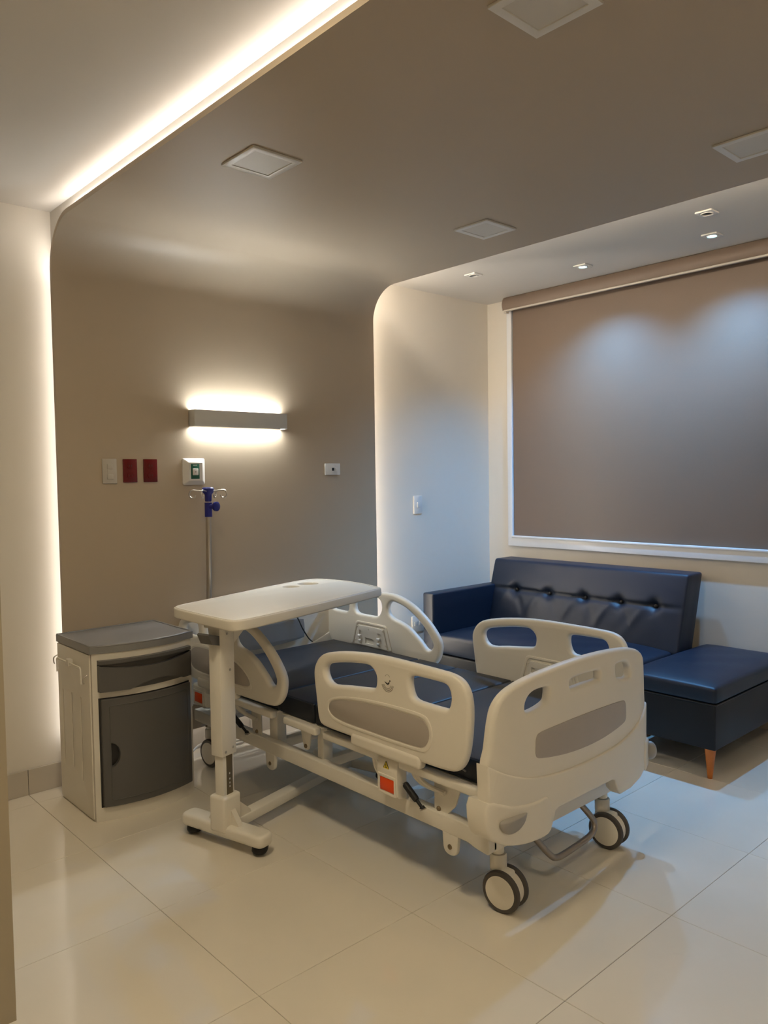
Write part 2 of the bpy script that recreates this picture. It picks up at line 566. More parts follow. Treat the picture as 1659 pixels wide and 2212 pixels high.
panel_light(-.55, -.25, -2.10, -1.80, 'added warm fill panel, unseen, over the passage beside the bed', CZ, 'fill_on', 'added fill panels')  # both panels are added out of view to warm the floor and bed
panel_light(-.55, -.25, -4.10, -3.80, 'added warm fill panel, unseen, over the entrance by the rear wall', CZ, 'fill_on', 'added fill panels')

def spot(x, y, on, label, s=.085, rz=0):
    t = thing('ceiling_spotlight', label, 'spotlight', (x, y, CZ), 0, 'lit spotlights' if on else 'unlit spotlights')
    h = s / 2
    hole = [(x + .031 * math.cos(2 * math.pi * k / 28), y + .031 * math.sin(2 * math.pi * k / 28)) for k in range(28)]
    bm = BM()
    plate(bm, fillet([(x - h, y - h), (x + h, y - h), (x + h, y + h), (x - h, y + h)], .006, 3), [hole], 'z', CZ - .004, .008, .002, 1)
    finish('bezel', bm, 'plate', t)
    finish('ring', lathe(BM(), [(.0225, .001), (.024, .010), (.029, .0115), (.0315, .004)], (x, y, CZ), (0, 0, -1), 28), 'plate', t)
    if on:
        finish('lens', lathe(BM(), [(.0225, .006), (.012, .0085), (0, .0095)], (x, y, CZ), (0, 0, -1), 24), 'spot_on', t)
        ld = bpy.data.lights.new('spot_beam', 'SPOT')
        ld.energy = SPOT
        ld.color = COOL
        ld.spot_size = math.radians(126)
        ld.spot_blend = 1.0
        ld.shadow_soft_size = .02
        lo = bpy.data.objects.new('spot_beam', ld)
        COL.objects.link(lo)
        lo.location = (x, y, CZ - .034)
        lo.parent = t
        lo.matrix_parent_inverse = t.matrix_world.inverted()
    else:
        finish('lens', lathe(BM(), [(.0225, .004), (.012, .003), (0, .003)], (x, y, CZ), (0, 0, -1), 24), 'dark', t)
spot(2.585, -.375, False, 'unlit square spotlight near the corner of the recess')
spot(2.585, -1.86, False, 'unlit square spotlight in front of a lit one')
spot(2.945, -.93, True, 'lit cool white spotlight above the middle of the sofa')
spot(2.955, -1.715, True, 'lit cool white spotlight above the footstool')

# ------------------------------------------------------------------ wall lamp
lamp = thing('wall_lamp', 'long grey wall lamp shining up and down above the bed', 'wall lamp', (1.07, 0, 1.76))
LX0, LX1, LZ0, LZ1 = .800, 1.368, 1.719, 1.803
bm = BM()
box(bm, LX0, LX1, -.064, -.058, LZ0, LZ1, .0015)
box(bm, LX0, LX0 + .006, -.058, -.001, LZ0, LZ1, .0015)
box(bm, LX1 - .006, LX1, -.058, -.001, LZ0, LZ1, .0015)
box(bm, LX0, LX1, -.007, -.001, LZ0 + .004, LZ1 - .004, .001)
finish('housing', bm, 'lamp_grey', lamp)
finish('diffuser', box(BM(), LX0 + .008, LX1 - .008, -.032, -.009, LZ1 - .030, LZ1 - .022, .002), 'lamp_on', lamp)
finish('diffuser', box(BM(), LX0 + .008, LX1 - .008, -.032, -.009, LZ0 + .022, LZ0 + .030, .002), 'lamp_on_low', lamp)

# ------------------------------------------------------------------ switches and sockets
def plate_yz(bm, x0, x1, z0, z1, y, t, bev=.003):
    box(bm, x0, x1, y - t, y, z0, z1, bev)
def switch(name, label, cat, x0, x1, z0, z1, y, m, group=None):
    t = thing(name, label, cat, ((x0 + x1) / 2, y, (z0 + z1) / 2), 0, group)
    finish('cover_plate', box(BM(), x0, x1, y - .009, y - .0005, z0, z1, .003), m, t)
    return t
t = switch('wall_switch', 'white wall plate with rockers left of the red sockets', 'switch', .341, .412, 1.435, 1.553, 0, 'beige_plate')
finish('rocker', box(BM(), .363, .390, -.0135, -.0085, 1.504, 1.528, .002), 'beige_plate', t)
finish('rocker', box(BM(), .363, .392, -.0145, -.0085, 1.455, 1.479, .002), 'beige_plate', t)
finish('rib', box(BM(), .366, .371, -.011, -.0085, 1.479, 1.504, .001), 'beige_plate', t)
def red_socket(x0, x1, label):
    t = switch('red_socket', label, 'socket', x0, x1, 1.439, 1.552, 0, 'red', 'red emergency sockets')
    xc = (x0 + x1) / 2
    for zc in (1.519, 1.472):
        finish('outlet', lathe(BM(), [(.017, 0), (.0165, .003), (.015, .0035), (0, .0032)], (xc, -.0085, zc), (0, -1, 0), 24), 'red', t)
        for dx in (-.006, .006):
            finish('slot', box(BM(), xc + dx - .001, xc + dx + .001, -.0124, -.0115, zc - .003, zc + .005), 'dark', t, smooth=False)
red_socket(.443, .514, 'left dark red wall socket beside the white switch')
red_socket(.547, .619, 'right dark red wall socket nearer the call station')
t = thing('call_station', 'white nurse call station with green label and square button', 'call button', (.817, 0, 1.49))
bm = BM()
x0, x1, z0, z1 = .755, .880, 1.421, 1.557
A = fillet([(x0, z0), (x1, z0), (x1, z1), (x0, z1)], .012, 3)
B = fillet([(x0 + .024, z0 + .022), (x1 - .024, z0 + .022), (x1 - .024, z1 - .022), (x0 + .024, z1 - .022)], .004, 3)
va = [bm.verts.new((p[0], -.0005, p[1])) for p in A]
vb = [bm.verts.new((p[0], -.010, p[1])) for p in A]
vc = [bm.verts.new((p[0], -.030, p[1])) for p in B]
for k in range(len(A)):
    j = (k + 1) % len(A)
    bm.faces.new((va[k], va[j], vb[j], vb[k]))
    bm.faces.new((vb[k], vb[j], vc[j], vc[k]))
bm.faces.new(vc)
bm.faces.new(va[::-1])
finish('surround', bm, 'plate', t, sharp=25)
finish('label_plate', box(BM(), .790, .838, -.0312, -.030, 1.452, 1.528, .0004), 'green', t)
finish('call_key', box(BM(), .798, .830, -.036, -.0312, 1.470, 1.505, .003), 'plate', t)
finish('key_dot', lathe(BM(), [(.0028, 0), (.0028, .0004), (0, .0005)], (.814, -.036, 1.487), (0, -1, 0), 12), 'dark', t)
bm = BM()
for k in range(5):
    box(bm, .8025 + k * .0048, .8058 + k * .0048, -.0315, -.0312, 1.5185, 1.5235)
finish('print', bm, 'plate', t, smooth=False)
t = switch('data_socket', 'small white data outlet at right on the taupe panel', 'socket', 1.672, 1.786, 1.463, 1.531, 0, 'plate')
finish('jack', box(BM(), 1.722, 1.738, -.0102, -.0088, 1.488, 1.505, .0005), 'dark', t)
bm = BM()
tube(bm, [(1.742, -.010, 1.505), (1.752, -.014, 1.503), (1.757, -.016, 1.494), (1.757, -.016, 1.488)], .0022, 8)
finish('flap', bm, 'plate', t)
t = switch('wall_switch', 'white light switch on the recess wall by the window', 'switch', 2.532, 2.612, 1.192, 1.315, YW, 'plate')
finish('rocker', box(BM(), 2.560, 2.584, YW - .014, YW - .0085, 1.236, 1.27, .002), 'plate', t)
t = switch('wall_socket', 'white wall outlet low on the wall behind the side rail', 'socket', 2.50, 2.616, .388, .497, YW, 'plate')
for xc in (2.535, 2.58):
    finish('outlet', box(BM(), xc - .015, xc + .015, YW - .012, YW - .0085, .43, .46, .002), 'plate', t)

# ------------------------------------------------------------------ hospital bed
CX = 1.160
bed = thing('hospital_bed', 'cream hospital bed with moulded rails and twin wheel castors', 'bed', (CX, -1.05, 0))

FR_OUT = [(-1.184, 0.695), (-1.194, 0.721), (-1.218, 0.75), (-1.261, 0.772), (-1.36, 0.793), (-1.488, 0.808), (-1.608, 0.813), (-1.748, 0.812), (-1.853, 0.81), (-1.922, 0.806), (-1.961, 0.792), (-1.984, 0.765), (-1.995, 0.729), (-1.997, 0.676), (-1.991, 0.609), (-1.981, 0.556), (-1.962, 0.515), (-1.932, 0.49), (-1.888, 0.482), (-1.816, 0.479), (-1.687, 0.479), (-1.572, 0.479), (-1.449, 0.479), (-1.364, 0.479), (-1.242, 0.482), (-1.21, 0.504), (-1.2, 0.551), (-1.192, 0.607), (-1.184, 0.659)]  # rail outlines traced in image pixels, back-projected onto rail planes, baked as metres
FR_H1 = [(-1.255, 0.698), (-1.266, 0.724), (-1.305, 0.74), (-1.405, 0.758), (-1.494, 0.767), (-1.53, 0.760), (-1.551, 0.738), (-1.552, 0.71), (-1.54, 0.689), (-1.491, 0.680), (-1.389, 0.668), (-1.309, 0.657), (-1.272, 0.668)]
FR_H2 = [(-1.723, 0.746), (-1.734, 0.767), (-1.774, 0.771), (-1.852, 0.771), (-1.892, 0.768), (-1.909, 0.752), (-1.914, 0.723), (-1.903, 0.692), (-1.881, 0.686), (-1.815, 0.686), (-1.751, 0.689), (-1.73, 0.709)]
FR_IN = [(-1.283, 0.568), (-1.294, 0.59), (-1.335, 0.606), (-1.42, 0.62), (-1.545, 0.63), (-1.662, 0.634), (-1.772, 0.633), (-1.803, 0.621), (-1.818, 0.594), (-1.813, 0.562), (-1.789, 0.537), (-1.743, 0.531), (-1.631, 0.529), (-1.512, 0.529), (-1.386, 0.53), (-1.319, 0.537), (-1.289, 0.552)]
HR_OUT = [(-.062, .675), (-.070, .725), (-.095, .757), (-.16, .778), (-.30, .803), (-.43, .820), (-.56, .829), (-.646, .828), (-.731, .808), (-.812, .771), (-.89, .718), (-.945, .665), (-.972, .625), (-.976, .585), (-.96, .535), (-.92, .496), (-.87, .484), (-.76, .480), (-.62, .478), (-.45, .478), (-.28, .478), (-.17, .482), (-.12, .502), (-.085, .545), (-.065, .61)]
HR_A = [(-.118, .712), (-.130, .735), (-.18, .749), (-.245, .758), (-.268, .745), (-.270, .715), (-.252, .694), (-.20, .692), (-.148, .694), (-.125, .700)]
HR_B = [(-.318, .735), (-.325, .76), (-.36, .774), (-.44, .787), (-.505, .795), (-.535, .781), (-.545, .75), (-.530, .712), (-.50, .695), (-.42, .693), (-.354, .695), (-.326, .710)]
HR_C = [(-.592, .755), (-.612, .783), (-.646, .788), (-.73, .767), (-.815, .720), (-.880, .665), (-.917, .619), (-.921, .592), (-.902, .573), (-.872, .577), (-.836, .608), (-.755, .663), (-.686, .689), (-.635, .700), (-.602, .720)]
HR_IN = [(-.20, .60), (-.215, .628), (-.27, .645), (-.40, .648), (-.528, .640), (-.62, .622), (-.69, .588), (-.720, .558), (-.705, .536), (-.60, .530), (-.42, .530), (-.27, .532), (-.21, .55)]

def offset_ring(pts, d):
    cx_ = sum(p[0] for p in pts) / len(pts)
    cy_ = sum(p[1] for p in pts) / len(pts)
    wx = max(abs(p[0] - cx_) for p in pts)
    wy = max(abs(p[1] - cy_) for p in pts)
    return [(cx_ + (p[0] - cx_) * (wx + d) / wx, cy_ + (p[1] - cy_) * (wy + d) / wy) for p in pts]

def tri_ring(c, r):
    return [(c[0] + r * math.sin(2 * math.pi * k / 3), c[1] + r * math.cos(2 * math.pi * k / 3)) for k in range(3)]

RT = .036
def side_rail(side, outl, holes, inset, label, emblem=None, plate_c=None):
    """side -1 = left of bed, +1 = right"""
    xc = CX + side * .470
    bm = BM()
    plate(bm, smooth_closed(outl, 3), [smooth_closed(h, 3) for h in holes], 'x', xc, RT, .0155, 4)
    r = finish('side_rail', bm, 'cream', bed, sharp=50)
    r['label'] = label
    xo = xc + side * RT / 2
    ins = smooth_closed(inset, 3)
    bm = BM()
    plate(bm, smooth_closed(offset_ring(inset, .017), 3), [smooth_closed(offset_ring(inset, .004), 3)], 'x', xo, .006, .0028, 2)
    finish('inset_rim', bm, 'cream', r)
    bm = BM()
    plate(bm, ins, [], 'x', xo, .003, .001, 1)
    finish('inset_panel', bm, 'inset', r)
    if emblem:
        ey, ez = emblem
        xs = xo + side * .0003
        bm = BM()
        def arc3(rad, a0, a1, c, thick):
            pts = [(xs, c[0] - rad * math.cos(math.radians(a)), c[1] + rad * math.sin(math.radians(a))) for a in [a0 + (a1 - a0) * k / 14 for k in range(15)]]
            tube(bm, pts, thick, 5)
        arc3(.030, 195, 350, (ey, ez), .0011)
        arc3(.0245, 195, 350, (ey, ez), .0010)
        finish('emblem_arcs', bm, 'ink_soft', r)
        bm = BM()
        for a in range(200, 350, 14):
            c, s = math.cos(math.radians(a)), math.sin(math.radians(a))
            tube(bm, [(xs, ey - .0165 * c, ez + .0165 * s), (xs, ey - .0205 * c, ez + .0205 * s)], .0009, 5)
        finish('emblem_ticks', bm, 'ink_soft', r)
        bm = BM()
        tube(bm, [(xs, ey + .014, ez + .004), (xs, ey + .004, ez - .001), (xs, ey - .003, ez - .002), (xs, ey - .010, ez + .005)], [.001, .0022, .003, .0022], 6)
        cyl(bm, (xs - .0005, ey - .0125, ez + .0105), (xs + .0005, ey - .0125, ez + .0105), .0028, seg=10)
        finish('emblem_figure', bm, 'ink', r)
        bm = BM()
        arc3(.013, 25, 155, (ey, ez + .018), .0006)
        finish('emblem_head_arc', bm, 'ink_soft', r)
    if plate_c is not None:
        y0, zt = plate_c
        xi = xc - side * RT / 2
        trap = fillet([(y0 + 0.166, zt - .13), (y0 - 0.166, zt - .13), (y0 - 0.124, zt), (y0 + 0.124, zt)], [.005, .005, .02, .02])
        trapi = fillet([(y0 + 0.149, zt - .13), (y0 - 0.149, zt - .13), (y0 - 0.113, zt - .012), (y0 + 0.113, zt - .012)], [.004, .004, .016, .016])
        bm = BM()
        plate(bm, trap, [trapi], 'x', xi, .010, .003, 2)
        finish('latch_rim', bm, 'cream', r)
        bm = BM()
        win_ = [[(y0 + 0.094, zt - .10), (y0 + 0.072, zt - .10), (y0 + 0.072, zt - .05), (y0 + 0.094, zt - .05)],
                [(y0 - 0.058, zt - .10), (y0 - 0.083, zt - .10), (y0 - 0.083, zt - .05), (y0 - 0.058, zt - .05)],
                [(y0 + 0.041, zt - .115), (y0 - 0.028, zt - .115), (y0 - 0.028, zt - .085), (y0 + 0.041, zt - .085)]]
        plate(bm, fillet([(y0 + 0.135, zt - .13), (y0 - 0.135, zt - .13), (y0 - 0.103, zt - .022), (y0 + 0.103, zt - .022)], .006), win_, 'x', xi - side * .003, .010, .0015, 1)
        finish('latch_plate', bm, 'white_metal', r)
        for yy in (y0 + 0.083, y0 - 0.070):
            finish('latch_knob', cyl(BM(), (xi - side * .012, yy + 0.010, zt - .078), (xi - side * .012, yy - 0.013, zt - .078), .0075, seg=14), 'frame', r)
            finish('latch_knob', cyl(BM(), (xi - side * .012, yy + 0.008, zt - .105), (xi - side * .012, yy - 0.010, zt - .105), .006, seg=14), 'frame', r)
        for (a, b) in ((y0 + 0.014, zt - .035), (y0 + 0.108, zt - .03), (y0 - 0.099, zt - .03), (y0 + 0.121, zt - .105), (y0 - 0.124, zt - .105)):
            finish('rivet', lathe(BM(), [(.006, 0), (.005, .003), (0, .0045)], (xi - side * .007, a, b), (-side, 0, 0), 14), 'cream', r)
    return r

fl = side_rail(-1, FR_OUT, [FR_H1, FR_H2], FR_IN, 'cream foot-side rail nearest the camera with angle gauge', (-1.617, .722))
hl = side_rail(-1, HR_OUT, [HR_A, HR_B, HR_C], HR_IN, 'cream head-side rail behind the table post')
fr_ = side_rail(1, FR_OUT, [FR_H1, FR_H2], FR_IN, 'cream foot-side rail beside the sofa', None, (-1.63, .648))
hr = side_rail(1, HR_OUT, [HR_A, HR_B, HR_C], HR_IN, 'cream head-side rail nearest the wall recess', None, (-.462, .655))

# hinge bars, release boxes, arms and gas springs of the rails
def rail_gear(side, rail, ya, yb, box_y, arms, dz=0.0, spring=(-.028, -.118)):
    sx = lambda d: CX + side * d
    bm = BM()
    plate(bm, fillet([(ya, .452), (yb, .452), (yb, .500), (ya, .500)], .018, 5), [], 'x', sx(.474), .040, .012, 3)
    finish('hinge_bar', bm, 'cream', rail)
    y0, y1 = box_y
    pr = [(sx(.425), .300 + dz), (sx(.425), .445), (sx(.452), .448), (sx(.468), .435 + dz * .3), (sx(.474), .40 + dz), (sx(.472), .318 + dz), (sx(.462), .306 + dz)]
    bm = BM()
    prism(bm, pr, 'y', y0, y1)
    bmesh.ops.bevel(bm, geom=[e for e in bm.edges], offset=.002, segments=2, affect='EDGES', profile=.5)
    rb = finish('release_box', bm, 'cream', bed)
    bm = BM()
    xo = sx(.4735)
    plate(bm, fillet([(y0 - .006, .312 + dz), (y1 + .006, .312 + dz), (y1 + .006, .384 + dz), (y0 - .006, .384 + dz)], .004), [fillet([(y0 - .016, .322 + dz), (y1 + .014, .322 + dz), (y1 + .014, .372 + dz), (y0 - .016, .372 + dz)], .003)], 'x', xo, .007, .002, 1)
    finish('lever_frame', bm, 'cream', rb)
    finish('release_lever', box(BM(), sx(.462), sx(.4755), y0 - .017, y1 + .015, .324 + dz, .371 + dz, .002), 'orange', rb)
    ty, tz = (y0 + y1) / 2 + .004, .416
    bm = BM()
    xs = sx(.4705)
    for rr, dd, nm, mm in () if dz else ((.0205, .0, 'warning_border', 'ink'), (.0165, .0006, 'warning_sign', 'yellow')):
        bm = BM()
        tr = tri_ring((ty, tz - .003), rr)
        plate(bm, tr, [], 'x', xs + side * (.002 + dd), .001, 0)
        finish(nm, bm, mm, rb, smooth=False)
    bm = BM()
    if not dz:
      box(bm, xs + side * .0031, xs + side * .0035, ty - .0012, ty + .0012, tz - .004, tz + .006)
      box(bm, xs + side * .0031, xs + side * .0035, ty - .005, ty + .004, tz - .008, tz - .0055)
      finish('warning_symbol', bm, 'ink', rb, smooth=False)
    for pts in arms:
        bm = BM()
        P = smooth_open([(sx(d), y, z) for d, y, z in pts], 6)
        for off in (-.012, 0, .012):
            tube(bm, [p + Vector((0, off, 0)) for p in P], .0085, 8)
        finish('rail_arm', bm, 'white_metal', rail)
    # gas spring
    p0 = Vector((sx(.462), y1 + spring[0], .372))
    p1 = Vector((sx(.462), y1 + spring[1], .308))
    d = p1 - p0
    bm = BM()
    tube(bm, [p0, p0 + d * .06, p0 + d * .60, p0 + d * .66, p0 + d * .67, p0 + d * .92, p0 + d * .93, p1], [.009, .012, .012, .010, .006, .006, .010, .009], 14)
    gs = finish('gas_spring', bm, 'rubber', bed)
    finish('spring_pin', cyl(BM(), p0 - Vector((side * .012, 0, 0)), p0 + Vector((side * .013, 0, 0)), .004, seg=10), 'steel', gs)
    finish('spring_pin', cyl(BM(), p1 - Vector((side * .012, 0, 0)), p1 + Vector((side * .013, 0, 0)), .004, seg=10), 'steel', gs)

for side, rl, hrail in ((-1, fl, hl), (1, fr_, hr)):
    rail_gear(side, rl, -1.41, -1.775, (-1.538, -1.642),
              [[(.445, -1.500, .455), (.445, -1.508, .39), (.435, -1.53, .35), (.42, -1.57, .325)],
               [(.445, -1.700, .455), (.445, -1.712, .41), (.435, -1.745, .383), (.425, -1.815, .372)]])
    rail_gear(side, hrail, -.26, -.60, (-.185, -.290),
              [[(.445, -.225, .455), (.445, -.235, .40), (.43, -.27, .36), (.42, -.31, .34)],
               [(.445, -.535, .455), (.445, -.545, .41), (.435, -.575, .383), (.425, -.665, .368)]], .042, (-.225, -.365))

# end boards -------------------------------------------------
UP = [(.482, .541), (.471, .59), (.462, .66), (.447, .722), (.417, .757), (.36, .781), (.27, .798), (.14, .810), (0, .814)]
LO = [(.480, .44), (.486, .40), (.484, .33), (.455, .296), (.39, .272), (.31, .259), (.225, .262), (.20, .285), (.185, .325), (.165, .334), (0, .336)]
def mirror_ring(half):
    a = [(-x, z) for x, z in half]
    b = [(x, z) for x, z in half]
    return a, b
def end_board(name, yb, face, label, dz=0.0):
    """face -1 looks towards the camera (-y), +1 towards the head wall"""
    def bend(bm, extra=0.0):
        xs = [CX + (-.5 + k * .05) for k in range(1, 20)]
        for x in xs:
            bmesh.ops.bisect_plane(bm, geom=bm.verts[:] + bm.edges[:] + bm.faces[:], plane_co=(x, 0, 0), plane_no=(1, 0, 0), dist=1e-6)
        for v in bm.verts:
            u = (v.co.x - CX) / .48
            v.co.y += face * (.034 * (1 - u * u)) - face * max(0, abs(u) - .9) * .12
            v.co.z += dz
        return bm
    left = [(CX - x, z) for x, z in UP]           # bottom-left up to centre top
    right = [(CX + x, z) for x, z in UP[:-1]][::-1]
    lo_r = [(CX + x, z) for x, z in LO]
    lo_l = [(CX - x, z) for x, z in LO[:-1]][::-1]
    ring = left + right + lo_r + lo_l
    # split smoothness: smooth whole ring
    ring = smooth_closed(ring, 3)
    def hole(pts):
        return smooth_closed([(CX + x, z) for x, z in pts], 3)
    hs = []
    for s in (-1, 1):
        hs.append(hole([(s * .205, .738), (s * .212, .748), (s * .262, .748), (s * .298, .738), (s * .318, .715), (s * .320, .69), (s * .305, .682), (s * .255, .688), (s * .215, .700), (s * .207, .715)]))
    hs.append(hole([(-.09, .722), (-.092, .740), (-.08, .750), (0, .754), (.08, .750), (.092, .740), (.09, .722), (.08, .718), (0, .720), (-.08, .718)]))
    bm = BM()
    plate(bm, ring, hs, 'y', yb, .036, .013, 3)
    bend(bm)
    b = finish(name, bm, 'cream', bed, sharp=50)
    b['label'] = label
    fy = yb + face * .018
    # proud lower moulding under a sweeping seam
    seam = [(-.483, .545), (-.40, .500), (-.30, .468), (-.18, .452), (0, .447), (.18, .452), (.30, .468), (.40, .500), (.483, .545)]
    ring2 = [tuple(p) for p in smooth_open([(CX + x, z, 0) for x, z in seam], 4)]
    ring2 = [(p[0], p[1]) for p in ring2] + [(CX + x, z) for x, z in LO] + [(CX - x, z) for x, z in LO[:-1]][::-1]
    bm = BM()
    plate(bm, ring2, [], 'y', yb, .050, .006, 2)
    bend(bm)
    finish('lower_moulding', bm, 'cream', b, sharp=50)
    # inset
    ins = [(-.277, .568), (-.272, .595), (-.245, .607), (-.12, .614), (0, .616), (.12, .614), (.245, .607), (.272, .595), (.277, .568), (.275, .532), (.245, .518), (.12, .503), (0, .499), (-.12, .503), (-.245, .518), (-.275, .532)]
    bm = BM()
    plate(bm, hole(ins), [], 'y', fy, .004, .001, 1)
    bend(bm)
    finish('inset_panel', bm, 'inset', b)
    # corner blocks with bumper rollers
    for s in (-1, 1):
        if s == face:
            pts_ = ((.486, .428), (.40, .402), (.30, .388), (.24, .392), (.215, .37), (.205, .30), (.225, .261), (.31, .257), (.39, .270), (.455, .295), (.487, .33))
            blk = smooth_closed([(CX + s * x, z) for x, z in pts_], 3)
        else:
            blk = fillet([(CX + s * x, z) for x, z in ((.440, .402), (.512, .398), (.514, .288), (.440, .283))], .012, 4)
        bm = BM()
        plate(bm, blk, [], 'y', yb - face * .014, .088, .010, 3)
        bend(bm)
        k = finish('corner_block', bm, 'cream', b, sharp=50)
        bm = BM()
        bmesh.ops.create_uvsphere(bm, u_segments=24, v_segments=14, radius=1)
        for v in bm.verts:
            zz = v.co.z
            if s == face:
                v.co = Vector((CX + s * .392 + v.co.x * .066, yb + face * .040 + v.co.y * .018, .362 + zz * (.048 if zz < 0 else .007)))
            else:
                v.co = Vector((CX + s * .514 + v.co.x * .022, yb + face * .010 + v.co.y * .026, .345 + zz * .036))
            v.co.z += dz
        finish('bumper_roller', bm, 'bump', k, sharp=80)
    return b
end_board('footboard', -2.055, -1, 'cream footboard with three grip holes and grey inset')
end_board('headboard', -.072, 1, 'cream headboard against the taupe wall', .03)
bm = BM()
ringi = [(CX + x, z + .03) for x, z in [(-.277, .568), (-.272, .595), (-.245, .607), (0, .614), (.245, .607), (.272, .595), (.277, .568), (.275, .532), (.245, .518), (0, .505), (-.245, .518), (-.275, .532)]]
for p in range(len(ringi)):
    ringi[p] = (ringi[p][0], .60 + (ringi[p][1] - .59) * 1.25)
plate(bm, smooth_closed(ringi, 3), [], 'y', -.091, .004, .001, 1)
finish('headboard_inset', bm, 'grey_top', bed)

# under-frame ------------------------------------------------
def sxs(side, d):
    return CX + side * d
for side in (-1, 1):
    a, b = sorted((sxs(side, .425), sxs(side, .385)))
    # deck side bars, three sections
    da, db = sorted((sxs(side, .463), sxs(side, .432)))
    for (y0, y1) in ((-.16, -.845), (-.932, -1.155), (-1.2, -2.03)):
        finish('deck_bar', box(BM(), da, db, y1, y0, .415, .447, .008, 3), 'white_metal', bed)
    # lower side member
    bm = BM()
    prof = [(-.10, .238), (-.10, .296), (-1.915, .296), (-1.955, .289), (-2.02, .289), (-2.02, .222), (-1.965, .228), (-1.93, .238)]
    plate(bm, fillet(prof, .012, 3), [], 'x', (a + b) / 2, .042, .004, 2)
    finish('frame_bar', bm, 'white_metal', bed)
    for yl in (-1.85, -.775):
        bm = BM()
        plate(bm, fillet([(yl + .036, .24), (yl - .036, .24), (yl - .030, .166), (yl + .030, .166)], [.004, .004, .028, .028], 6), [], 'x', sxs(side, .418), .016, .003, 2)
        lg = finish('frame_lug', bm, 'white_metal', bed)
        finish('bolt', lathe(BM(), [(.009, 0), (.009, .003), (.005, .006), (0, .006)], (sxs(side, .426), yl, .195), (side, 0, 0), 12), 'bolt', lg)
    # lifting brackets
    for (pts, yb) in (([(-.600, .424), (-.682, .424), (-.682, .288), (-.612, .288)], -.65),
                      ([(-.975, .424), (-1.065, .424), (-1.035, .315), (-1.005, .315)], -1.02),
                      ([(-1.762, .424), (-1.895, .424), (-1.86, .33), (-1.815, .285), (-1.762, .285)], -1.785)):
        bm = BM()
        plate(bm, fillet(pts, .008, 3), [], 'x', sxs(side, .405), .008, .002, 1)
        br = finish('lift_bracket', bm, 'white_metal', bed)
        for zb in ((.302, .408) if yb < -1.5 else (.305 if yb > -.8 else .33,)):
            finish('bolt', lathe(BM(), [(.009, 0), (.009, .004), (.005, .008), (0, .008)], (sxs(side, .409), yb, zb), (side, 0, 0), 12), 'bolt', br)
    finish('lift_post', box(BM(), *sorted((sxs(side, .395), sxs(side, .345))), -.79, -.73, .285, .424, .004), 'white_metal', bed)
    finish('lift_post', box(BM(), *sorted((sxs(side, .395), sxs(side, .345))), -1.12, -1.08, .285, .424, .004), 'white_metal', bed)
for (y0, y1, z0, z1) in ((-.13, -.17, .24, .295), (-.75, -.79, .25, .29), (-1.08, -1.12, .25, .29), (-1.985, -2.02, .225, .29)):
    finish('cross_member', box(BM(), CX - .40, CX + .40, y1, y0, z0, z1, .004), 'white_metal', bed)
# slotted plate across the frame near the foot end
bm = BM()
slots = []
for k in range(5):
    xc = CX - .32 + k * .16
    slots.append(fillet([(xc - .012, .325), (xc + .022, .325), (xc + .012, .385), (xc - .022, .385)], .003, 2))
plate(bm, [(CX - .40, .29), (CX + .40, .29), (CX + .40, .41), (CX - .40, .41)], slots, 'y', -1.935, .004)
finish('slotted_plate', bm, 'white_metal', bed, smooth=False)
# mattress deck plates
for (y0, y1) in ((-.16, -.845), (-.875, -1.155), (-1.18, -2.02)):
    finish('deck_plate', box(BM(), CX - .43, CX + .43, y1, y0, .436, .444, .002), 'white_metal', bed)
# actuator under the deck
finish('drive_tube', tube(BM(), [(CX - .02, -.35, .33), (CX - .02, -1.0, .34)], .022, 14), 'grey', bed)
finish('drive_tube', tube(BM(), [(CX + .05, -1.15, .33), (CX + .05, -1.7, .34)], .022, 14), 'grey', bed)
# steel brake bar at the foot end
pts = [(CX + .06, -1.99, .285), (CX + .10, -2.0, .245), (CX + .158, -2.025, .170), (CX + .168, -2.03, .142), (CX + .150, -2.035, .122), (CX + .10, -2.04, .113), (CX - .03, -2.04, .105), (CX - .085, -2.04, .108), (CX - .115, -2.035, .125), (CX - .165, -2.02, .185), (CX - .20, -2.0, .24)]
finish('brake_bar', tube(BM(), smooth_open(pts, 5), .0115, 12), 'brown_steel', bed)
# castors
def castor(x, y, rz):
    bm = BM()
    tube(bm, [(x - .002, y + .03, .30), (x - .002, y + .03, .185)], .021, 16)
    st = finish('castor_stem', bm, 'white_metal', bed)
    finish('bolt', cyl(BM(), (x - .028, y + .03, .20), (x + .02, y + .03, .20), .006, seg=10), 'bolt', st)
    bm = BM()
    lathe(bm, [(.026, .130), (.029, .135), (.029, .178), (.026, .182), (0, .182)], (x, y + .03, 0), (0, 0, 1), 20)
    R = Matrix.Rotation(rz, 3, 'Z')
    n0 = 0
    box(bm, x - .020, x + .020, y - .03, y + .055, .072, .138, .010)
    fk = finish('castor_fork', bm, 'white_metal', bed)
    c = Vector((x, y, .070))
    ax = R @ Vector((1, 0, 0))
    for s in (-1, 1):
        a = ax * s
        o = c + a * .016
        finish('tyre', lathe(BM(), [(.050, 0), (.064, .002), (.070, .008), (.070, .016), (.066, .021), (.054, .022)], o, a, 40), 'tyre', fk)
        finish('hub', lathe(BM(), [(.054, .018), (.0545, .0225), (.050, .0245), (.02, .026), (0, .026)], o, a, 40), 'cream', fk)
    finish('wheel_core', lathe(BM(), [(.060, -.017), (.060, .017)], c, ax, 40), 'cream', fk)
castor(.842, -2.0, math.radians(8))
castor(1.478, -2.0, math.radians(6))
castor(.812, -.155, math.radians(8))
castor(1.478, -.155, math.radians(8))

